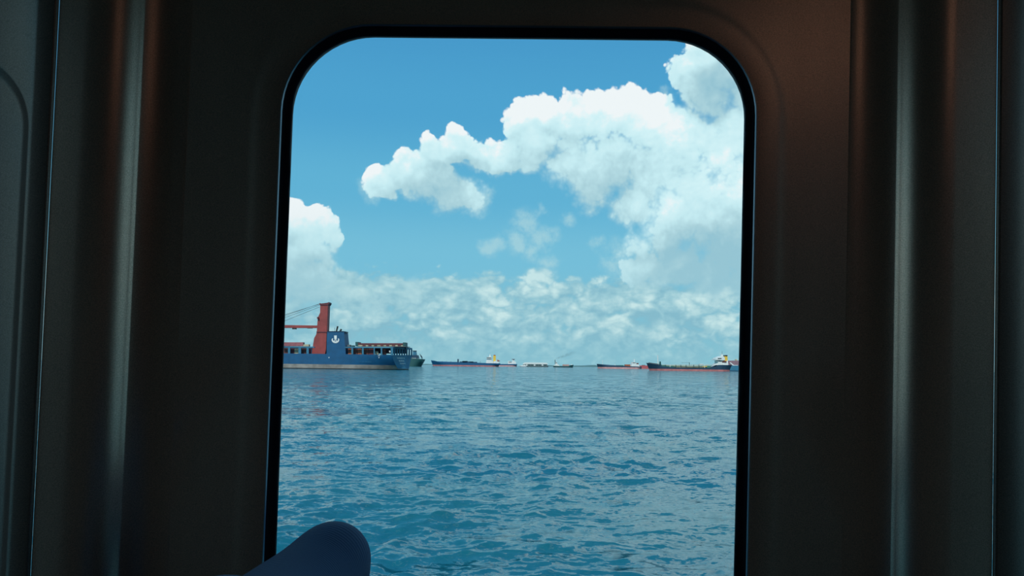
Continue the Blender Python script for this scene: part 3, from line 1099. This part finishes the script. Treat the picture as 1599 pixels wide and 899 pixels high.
B.tube('flagstaff', (659.4, 560.6), (655.6, 552.4), 0.35, P_BLACK, o, y=8)
B.prism('flag', [(655.9, 553.2), (658.8, 555.6), (660.3, 559.6), (657.0, 557.0)], 7.9, 8.1, P_NAVY, o)

# ---- blue tanker left of centre
C = Ship(725, 1500)
o = C.thing('tanker', 'long blue tanker with white bridge and yellow funnel, left of centre', 'ship')
C.hull('hull', P_BLUE, o, [(671.9, 562.3), (679, 563.0), (683.5, 565.2), (735, 565.8), (752, 566.6), (781.2, 567.2)], ((675.0, 571.5), (777.8, 572.2)), 26, bow='L', boot=2.4, boot_m=P_BOOTRED)
bh = C.prism('bridge_house', [(758.6, 567.4), (770.6, 567.4), (769.6, 563.6), (767.6, 563.0), (767.0, 559.6), (760.2, 559.6), (759.6, 562.6)], 4, 20, P_WHITE, o)
C.prism('bridge', [(759.2, 559.8), (768.2, 559.8), (767.6, 556.8), (761.8, 556.8)], 2, 24, P_WHITE, bh)
C.box('window_band', 760.2, 557.8, 767.4, 558.8, 1.9, 2.2, P_GLASS, bh)
C.prism('mast', [(763.8, 557), (766.4, 557), (765.4, 552.6), (764.6, 552.6)], 10, 12, P_WHITE, o)
fn = C.prism('funnel', [(770.2, 567.2), (774.2, 567.2), (774.2, 555.2), (770.2, 555.2)], 8, 14, P_YELLOW, o)
C.box('funnel_cap', 770.6, 553.8, 773.8, 555.3, 8.4, 13.6, P_ORANGE, fn)
C.prism('stern_deckhouse', [(770.6, 567.4), (779.2, 567.4), (778.8, 564.4), (776.4, 563.0), (770.6, 564.0)], 5, 18, P_WHITE, o)
C.prism('lifeboat', [(776.2, 561.2), (780.6, 563.0), (780.2, 564.4), (776.4, 563.4)], 4, 6, P_ORANGE, o)
C.box('cargo_mast', 714.2, 560.4, 716.4, 566, 10, 12, P_NAVY, o)
bm = bmesh.new()
for (x0, x1, y) in ((718, 739, 564.2), (722, 730, 563.4), (686, 714, 565.0), (733, 745, 564.8)):
    C.box('x', x0, y, x1, 566.4, 9, 12, None, None, bm)
bm_obj('deck_piping', bm, P_NAVY, o)
for x in (690.5, 697, 704, 750):
    C.tube('vent_post', (x, 566), (x, 563.6), 0.35, P_GREY, o, y=8)

# ---- ship half hidden behind the blue tanker
Dd = Ship(795, 2200)
o = Dd.thing('tanker', 'smaller tanker with a white bridge, overlapped by the long blue tanker', 'ship')
Dd.hull('hull', P_BLUE, o, [(724, 567.6), (770, 568.4), (807.6, 568.2)], ((728, 571.9), (806.8, 572.2)), 24, bow='L', boot=3.4, boot_m=P_PINK)
bh = Dd.prism('bridge_house', [(792.8, 568.4), (805.9, 568.4), (805.4, 564.2), (803.4, 564.2), (803.0, 562.2), (800.2, 562.2), (799.6, 564.6), (796.6, 564.6), (796.2, 563.4), (793.4, 563.4)], 3, 20, P_WHITE, o)
Dd.box('window_band', 794.0, 564.8, 799.0, 565.6, 2.8, 3.1, P_GLASS, bh)
Dd.box('funnel', 800.8, 560.6, 803.2, 562.6, 8, 14, P_NAVY, o)
Dd.box('crane_arm', 798.8, 560.4, 804.4, 561.1, 9, 10, P_BROWN, o)

# ---- small white launch and the long white covered barge
E_ = Ship(816, 1900)
o = E_.thing('launch', 'small white launch on the water, left end of the covered barge', 'boat')
E_.hull('hull', P_WHITE, o, [(811.4, 570.2), (822.4, 570.8)], ((812.4, 572.4), (821.8, 572.5)), 4.5, bow='L', boot=0.8, boot_m=P_NAVY)
E_.prism('cabin', [(815.6, 570.8), (820.4, 570.8), (819.8, 568.7), (816.2, 568.7)], 1, 3.6, P_WHITE, o)
E_.box('window_band', 816.4, 569.2, 819.4, 569.9, 0.9, 1.1, P_GLASS, o)
G = Ship(838, 2100)
o = G.thing('covered_barge', 'long white roofed barge lying low on the horizon', 'barge')
G.hull('hull', P_GREY, o, [(817.2, 570.6), (856.6, 571.0)], ((817.6, 572.2), (856.0, 572.6)), 18, bow=None, boot=0.8, boot_m=P_DGREEN, stern_round=0.04)
G.box('wall', 819.0, 567.6, 854.6, 571.2, 1.6, 16.4, P_GREY, o)
arc = [(816.6 + 0.0, 568.3), (817.4, 566.6), (819.6, 565.7), (852.4, 566.0), (854.8, 566.9), (855.8, 568.6)]
G.prism('roof', arc, 0.4, 17.6, P_WHITE, o)
for k in range(8):
    G.box('doorway', 821.4 + 4.1 * k, 568.8, 823.6 + 4.1 * k, 570.8, 1.3, 1.7, P_DGREEN if k % 3 else P_WHITE, o)

# ---- tug with a thread of smoke
T_ = Ship(880, 1750)
o = T_.thing('supply_tug', 'low dark supply boat trailing smoke, near the middle of the horizon', 'boat')
T_.hull('hull', P_DGREEN, o, [(863.8, 570.8), (875, 571.2), (889, 571.2), (891.6, 569.8), (895.9, 569.4)], ((864.6, 573.2), (894.6, 573.3)), 9, bow='R', boot=0.7, boot_m=P_NAVY)
T_.prism('wheelhouse', [(865.0, 571.4), (874.2, 571.4), (872.4, 569.2), (870.6, 568.6), (870.2, 565.4), (867.8, 565.4), (867.2, 568.8), (865.4, 569.4)], 1.5, 7.5, P_WHITE, o)
T_.box('window_band', 868.1, 566.0, 870.0, 566.9, 1.4, 1.6, P_GLASS, o)
T_.tube('funnel', (867.2, 569), (866.8, 561.6), 0.8, P_BLACK, o, y=4.5, r1=0.7)
T_.tube('mast', (869.0, 566), (868.8, 562.0), 0.25, P_WHITE, o, y=4.0)
T_.box('deck_cargo', 878.6, 568.8, 888.6, 571.6, 1.5, 7.0, paint('pale_pink_cargo', (190, 150, 140)), o)
T_.box('bow_winch', 891.6, 568.6, 893.6, 570.0, 3.0, 6.0, P_WHITE, o)

mv = bpy.data.materials.new('thin_smoke')
mv.use_nodes = True
t = NT(mv.node_tree)
t.n.clear()
tco = t.n.new('ShaderNodeTexCoord')
gx = t.add('ShaderNodeSeparateXYZ', {0: tco.outputs['Generated']}).outputs['X']
den = t.m('MULTIPLY', t.step(t.noise(tco.outputs['Object'], 0.22, 4, 0.6), 0.36, 0.66), t.m('MULTIPLY_ADD', gx, -0.085, 0.10))
pv = t.add('ShaderNodeVolumePrincipled', {'Color': (0.16, 0.19, 0.21, 1), 'Density': den})
mo = t.n.new('ShaderNodeOutputMaterial')
t.l.new(pv.outputs[0], mo.inputs['Volume'])
sp = [(T_.p(x, y, 4.5), r) for x, y, r in ((867.0, 560.6, 0.5), (869.0, 559.4, 1.3), (872.5, 558.2, 2.6), (878.5, 556.2, 3.6), (886.0, 553.6, 4.4), (894.0, 551.2, 4.8), (899.0, 549.8, 3.2))]
bm = bmesh.new()
add_rings(bm, [[(s_ + r * 0.35 * sin(2 * pi * k / 12), 4.5 + r * cos(2 * pi * k / 12), z_ + r * sin(2 * pi * k / 12)) for k in range(12)] for (s_, z_), r in sp], cap=True)
sm = bm_obj('smoke_plume', bm, mv, None, smooth=60, kind='stuff', label='thin grey smoke drifting from the funnel of the low dark supply boat', category='smoke')
sm.location = T_.o

# ---- tanker right of centre
K = Ship(968, 1150)
o = K.thing('tanker', 'low dark tanker with pink waterline and small white bridge, right of centre', 'ship')
K.hull('hull', P_NAVY, o, [(932.9, 568.0), (937, 568.2), (944, 569.6), (949, 571.0), (984, 571.8), (985, 571.7), (1002.6, 572.2)], ((934.6, 575.4), (1002.0, 575.9)), 18, bow='L', boot=2.3, boot_m=P_PINK, bow_len=0.12)
bh = K.prism('bridge_house', [(985.6, 572.2), (999.0, 572.2), (998.0, 569.8), (996.2, 568.4), (993.8, 568.4), (993.2, 565.2), (987.4, 565.2), (986.8, 568.6)], 2.5, 15, P_WHITE, o)
K.box('window_band', 987.8, 565.9, 992.8, 566.7, 2.3, 2.6, P_GLASS, bh)
K.tube('mast', (990.4, 565.4), (990.4, 560.6), 0.4, P_WHITE, o, y=8)
K.box('yard', 988.8, 561.6, 992.2, 562.2, 7.6, 8.4, P_WHITE, o)
K.box('funnel', 994.4, 566.6, 997.2, 568.6, 6, 11, P_BROWN, o)
K.box('deck_cargo', 976.2, 568.8, 984.2, 572.0, 4, 13, P_ORANGE, o)
K.tube('foremast', (940.9, 569.6), (940.9, 561.8), 0.35, P_WHITE, o, y=9)
K.tube('vent_post', (960.6, 571.4), (960.4, 568.0), 0.5, P_WHITE, o, y=6)
bm = bmesh.new()
K.box('x', 952, 570.2, 974, 571.8, 6, 10, None, None, bm)
K.box('x', 962, 569.8, 974, 570.4, 7, 9, None, None, bm)
bm_obj('deck_piping', bm, P_GREEN, o)

# ---- red hull glimpsed between the two right-hand tankers
Lr = Ship(1010, 1400)
o = Lr.thing('moored_ship', 'bare red hull glimpsed between the two tankers on the right', 'ship')
Lr.hull('hull', P_PINK if False else paint('faded_red_hull', (186, 88, 90)), o, [(992, 570.6), (1010, 570.4), (1060, 571.4)], ((993, 575.6), (1060, 576.4)), 20, bow=None, boot=1.0, boot_m=P_BOOTRED)
Lr.box('hatch', 1003.6, 569.6, 1007.6, 570.8, 3, 15, P_GREY, o)

# ---- nearest tanker on the right
M_ = Ship(1078, 650)
o = M_.thing('tanker', 'navy tanker with green deck, white mast and yellow funnel at the right', 'ship')
M_.hull('hull', P_NAVY, o, [(1012.0, 566.2), (1019, 567.6), (1031.6, 569.8), (1032.6, 572.0), (1050, 573.6), (1078, 575.2), (1111, 574.4), (1119.0, 569.6), (1143.6, 569.8)],
        ((1016.6, 578.0), (1141.6, 580.0)), 15, bow='L', boot=1.45, boot_m=P_BOOTRED, bow_len=0.10)
bm = bmesh.new()
M_.prism('x', [(1033, 572.6), (1050, 573.9), (1078, 575.5), (1111, 574.7), (1111, 571.0), (1078, 571.4), (1050, 570.6), (1033, 570.2)], 2.2, 12.5, None, None, bm)
bm_obj('deck_house', bm, P_GREEN, o)
bm = bmesh.new()
for (x0, x1, y, d) in ((1034, 1112, 569.3, 3), (1040, 1108, 570.4, 2), (1052, 1104, 571.6, 1.8), (1056, 1098, 572.8, 1.6)):
    M_.box('x', x0, y, x1, y + 0.5, d, d + 0.4, None, None, bm)
bm_obj('deck_piping', bm, P_CREAM, o)
for x in (1039, 1046, 1055, 1063, 1071, 1083, 1091, 1100):
    M_.box('pipe_support', x, 569.4, x + 0.7, 574.6, 1.4, 2.0, P_DGREEN if x % 2 else P_WHITE, o)
M_.box('manifold', 1093.2, 567.9, 1098.0, 569.6, 3, 8, P_WHITE, o)
M_.box('manifold', 1098.0, 571.6, 1104.0, 572.8, 1.5, 4, P_YELLOW, o)
M_.tube('hose_crane', (1076.6, 571.8), (1076.4, 565.6), 0.22, P_DGREEN, o, y=5)
M_.box('hose_crane_arm', 1064.0, 565.9, 1077.0, 566.3, 4.8, 5.2, P_GREY, o)
M_.tube('foremast', (1027.4, 569.0), (1027.0, 554.0), 0.40, P_WHITE, o, y=7, r1=0.34)
M_.prism('windlass', [(1029.6, 569.2), (1032.6, 569.2), (1032.0, 564.4), (1030.6, 564.0), (1030.2, 566.0)], 6, 8, P_DGREEN, o)
M_.prism('forecastle_rail', [(1012.4, 566.6), (1013.0, 565.4), (1019, 566.4), (1026, 567.4), (1031.8, 569.0), (1031.6, 570.2), (1019, 567.9)], 6.5, 7.0, P_GREY, o)
bh = M_.prism('bridge_house', [(1118.0, 570.0), (1137.4, 570.0), (1137.0, 566.2), (1128.8, 565.2), (1127.4, 562.0), (1121.2, 562.6), (1121.6, 566.4), (1118.6, 567.4)], 2.0, 13, P_WHITE, o)
M_.prism('bridge', [(1117.6, 561.6), (1131.6, 562.4), (1132.0, 558.6), (1130.0, 556.4), (1127.8, 556.0), (1120.6, 558.4), (1120.4, 560.0), (1117.8, 560.2)], 0.6, 14.4, P_WHITE, bh)
M_.box('window_band', 1121.0, 558.9, 1126.6, 560.2, 0.4, 0.7, P_GLASS, bh)
M_.box('window_band', 1122.4, 563.4, 1126.6, 564.3, 1.8, 2.1, P_GLASS, bh)
M_.box('boat_deck', 1127.8, 563.2, 1134.6, 565.6, 1.5, 4.0, P_BROWN, o)
M_.prism('mast', [(1126.0, 557), (1129.2, 557), (1128.0, 552.8), (1127.2, 552.8)], 6, 8, P_WHITE, o)
M_.tube('topmast', (1127.5, 553.2), (1127.7, 548.0), 0.10, P_BLACK, o, y=7)
fn = M_.prism('funnel', [(1131.8, 563.4), (1136.4, 563.2), (1135.9, 555.8), (1132.0, 555.8)], 4, 9, P_YELLOW, o)
M_.box('funnel_cap', 1132.2, 554.2, 1136.0, 555.9, 3.8, 9.2, P_BLACK, fn)
M_.box('funnel_base', 1132.8, 563.0, 1136.6, 569.8, 3.5, 10, P_WHITE, o)
M_.prism('boat_ramp', [(1109.6, 572.4), (1119.4, 569.4), (1118.6, 567.8), (1111.4, 571.2)], 1.0, 2.0, P_WHITE, o)
M_.box('lifeboat', 1128.8, 567.9, 1131.6, 570.0, 0.6, 2.0, P_WHITE, o)

# ---- hull beyond it at the very edge of the window
Q = Ship(1150, 730)
o = Q.thing('moored_ship', 'blue hull cut off by the right edge of the window', 'ship')
Q.hull('hull', P_BLUEGREY, o, [(1136, 570.6), (1160, 570.4), (1215, 569.8)], ((1137, 579.6), (1210, 580.6)), 14, bow=None, boot=0.6, boot_m=P_NAVY)
Q.prism('deckhouse', [(1136.8, 570.8), (1160, 570.8), (1160, 562.4), (1138.2, 562.8), (1137.0, 566.0)], 3, 11, paint('dull_mauve_paint', (142, 112, 120)), o)
Q.prism('lattice_boom', [(1139.6, 566.4), (1141.0, 565.6), (1147.4, 571.0), (1145.4, 571.4)], 2.4, 2.9, P_WHITE, o)
Q.box('lamp_housing', 1148.4, 560.6, 1151.4, 562.6, 3, 5, P_CREAM, o)
Q.box('rail', 1144.4, 569.8, 1152.0, 571.6, 0.6, 0.9, P_WHITE, o)

# ---- low land far off
def land(name, label, x0, x1, dist, prof):
    H_ = Ship((x0 + x1) / 2, dist)
    b_ = bmesh.new()
    pts = H_.pts([(x0, 575.5)] + prof + [(x1, 575.5)])
    pts = [(s, max(-3, z)) for s, z in pts]
    add_prism(b_, pts, 0, 600)
    ob = bm_obj(name, b_, paint('hazy_coast_green', (96, 136, 140)), None, kind='structure')
    ob.location = H_.o
    return ob


land('low_coast', '', 893, 945, 6500, [(896, 570.9), (905, 570.4), (913, 571.0), (920, 570.2), (929, 569.6), (934, 570.6), (940, 571.8)])
land('low_coast', '', 652, 690, 7500, [(654, 568.0), (664, 567.9), (672, 568.3), (684, 568.7)])
land('low_coast', '', 850, 868, 6500, [(853, 570.6), (858, 570.0), (862, 570.3), (866, 571.0)])

# ------------------------------------------------------------------ the person: one raised knee in ribbed navy trousers
bm = bmesh.new()
for (u0_, u1_, n0_, n1_) in ((-0.55, 0.30, 0.09, 0.95),):
    vv = [bm.verts.new(W(u, v, n)) for u in (u0_, u1_) for v in (FLOOR + 0.002, -0.78) for n in (n0_, n1_)]
    for q in ((0, 1, 3, 2), (4, 6, 7, 5), (0, 4, 5, 1), (2, 3, 7, 6), (0, 2, 6, 4), (1, 5, 7, 3)):
        bm.faces.new([vv[k] for k in q])
bm_obj('floor_platform', bm, M_DECK, kind='structure')


def at(px, py, y):
    d = ray(px, py)
    return EYEV + d * (y / d.y)


M_CLOTH = bpy.data.materials.new('navy_ribbed_cloth')
M_CLOTH.use_nodes = True
t = NT(M_CLOTH.node_tree)
p = M_CLOTH.node_tree.nodes['Principled BSDF']
uv = t.n.new('ShaderNodeUVMap')
su = t.add('ShaderNodeSeparateXYZ', {0: uv.outputs[0]})
tcc = t.n.new('ShaderNodeTexCoord').outputs['Object']
wob = t.m('MULTIPLY', t.noise(tcc, 40, 2, 0.5), 2.2)
rib = t.m('SINE', t.m('ADD', t.m('MULTIPLY', su.outputs['X'], 2 * pi / 0.0034), wob))
weave = t.noise(tcc, 700, 2, 0.6)
cfac = t.m('ADD', t.m('MULTIPLY_ADD', rib, 0.12, 0.45), t.m('MULTIPLY_ADD', weave, 0.5, -0.2))
t.put(p.inputs['Base Color'], t.mix(cfac, lin(68, 92, 132), lin(106, 136, 178)))
p.inputs['Roughness'].default_value = 0.9
p.inputs['Specular IOR Level'].default_value = 0.2
p.inputs['Sheen Weight'].default_value = 0.15
bmp = t.add('ShaderNodeBump', {'Height': t.m('ADD', rib, weave), 'Strength': 0.25, 'Distance': 0.0005})
t.l.new(bmp.outputs[0], p.inputs['Normal'])
M_SOCK = mat('dark_sock_cloth', (24, 26, 32), 0.95, noise=0.2, nscale=60)

foot0 = Vector((-0.165, 0.655, 1.70))
path = [(Vector((-0.21, 0.14, 1.76)), 0.074), (Vector((-0.225, 0.30, 1.90)), 0.064), (at(285, 1150, 0.43), 0.0535), (at(365, 1050, 0.51), 0.0485), (at(428, 970, 0.605), 0.0425),
        (at(479, 916, 0.672), 0.0375), (at(516, 876, 0.722), 0.0350), (at(520, 884, 0.742), 0.0350), (at(515, 925, 0.735), 0.0350), (at(505, 1005, 0.715), 0.037), (Vector((-0.168, 0.675, 2.02)), 0.043), (Vector((-0.168, 0.665, 1.86)), 0.036), (foot0, 0.033)]


def catmull(pts, per):
    out = []
    n = len(pts)
    for i in range(n - 1):
        p0, p1, p2, p3 = pts[max(i - 1, 0)], pts[i], pts[i + 1], pts[min(i + 2, n - 1)]
        for k in range(per):
            x = k / per
            f = lambda a, b, c, d: 0.5 * ((2 * b) + (c - a) * x + (2 * a - 5 * b + 4 * c - d) * x * x + (3 * b - a - 3 * c + d) * x ** 3)
            out.append((Vector([f(p0[0][q], p1[0][q], p2[0][q], p3[0][q]) for q in range(3)]), f(p0[1], p1[1], p2[1], p3[1])))
    out.append(pts[-1])
    return out


def loft(name, pts, per, m, parent, seg=40, squash=None):
    c = catmull(pts, per)
    bm_ = bmesh.new()
    uvl = bm_.loops.layers.uv.new('UVMap')
    side = Vector((1, 0, 0))
    rings_, lens, L = [], [], 0.0
    for i, (q, r) in enumerate(c):
        tan_ = (c[min(i + 1, len(c) - 1)][0] - c[max(i - 1, 0)][0]).normalized()
        a_ = (side - tan_ * side.dot(tan_)).normalized()
        b_ = tan_.cross(a_)
        side = a_
        if i:
            L += (q - c[i - 1][0]).length
        lens.append(L)
        sx, sy = squash or (1, 1)
        rings_.append([bm_.verts.new(q + (a_ * cos(2 * pi * k / seg) * sx + b_ * sin(2 * pi * k / seg) * sy) * r) for k in range(seg)])
    for i in range(len(rings_) - 1):
        for k in range(seg):
            j = (k + 1) % seg
            f = bm_.faces.new([rings_[i][k], rings_[i][j], rings_[i + 1][j], rings_[i + 1][k]])
            for lp, (u_, v_) in zip(f.loops, ((lens[i], k), (lens[i], k + 1), (lens[i + 1], k + 1), (lens[i + 1], k))):
                lp[uvl].uv = (u_, v_ / seg)
    for rg, flip, q in ((rings_[0], True, c[0]), (rings_[-1], False, c[-1])):
        f = bm_.faces.new(rg[::-1] if flip else rg)
    return bm_obj(name, bm_, m, parent, smooth=70)


per = thing('person', 'person in navy ribbed trousers, only a raised knee showing below the window', 'person', (-0.17, 0.6, 1.64))
bpy.context.view_layer.update()
for o_ in (loft('trouser_leg', path, 7, M_CLOTH, per),
           loft('sock_foot', [(foot0 + Vector((0, 0, 0.05)), 0.028), (foot0 + Vector((0, -0.005, 0.0)), 0.034), (foot0 + Vector((0, 0.03, -0.02)), 0.036), (foot0 + Vector((0, 0.09, -0.032)), 0.031), (foot0 + Vector((0, 0.135, -0.040)), 0.022), (foot0 + Vector((0, 0.15, -0.042)), 0.010)], 5, M_SOCK, per, 24)):
    o_.matrix_parent_inverse = per.matrix_world.inverted()
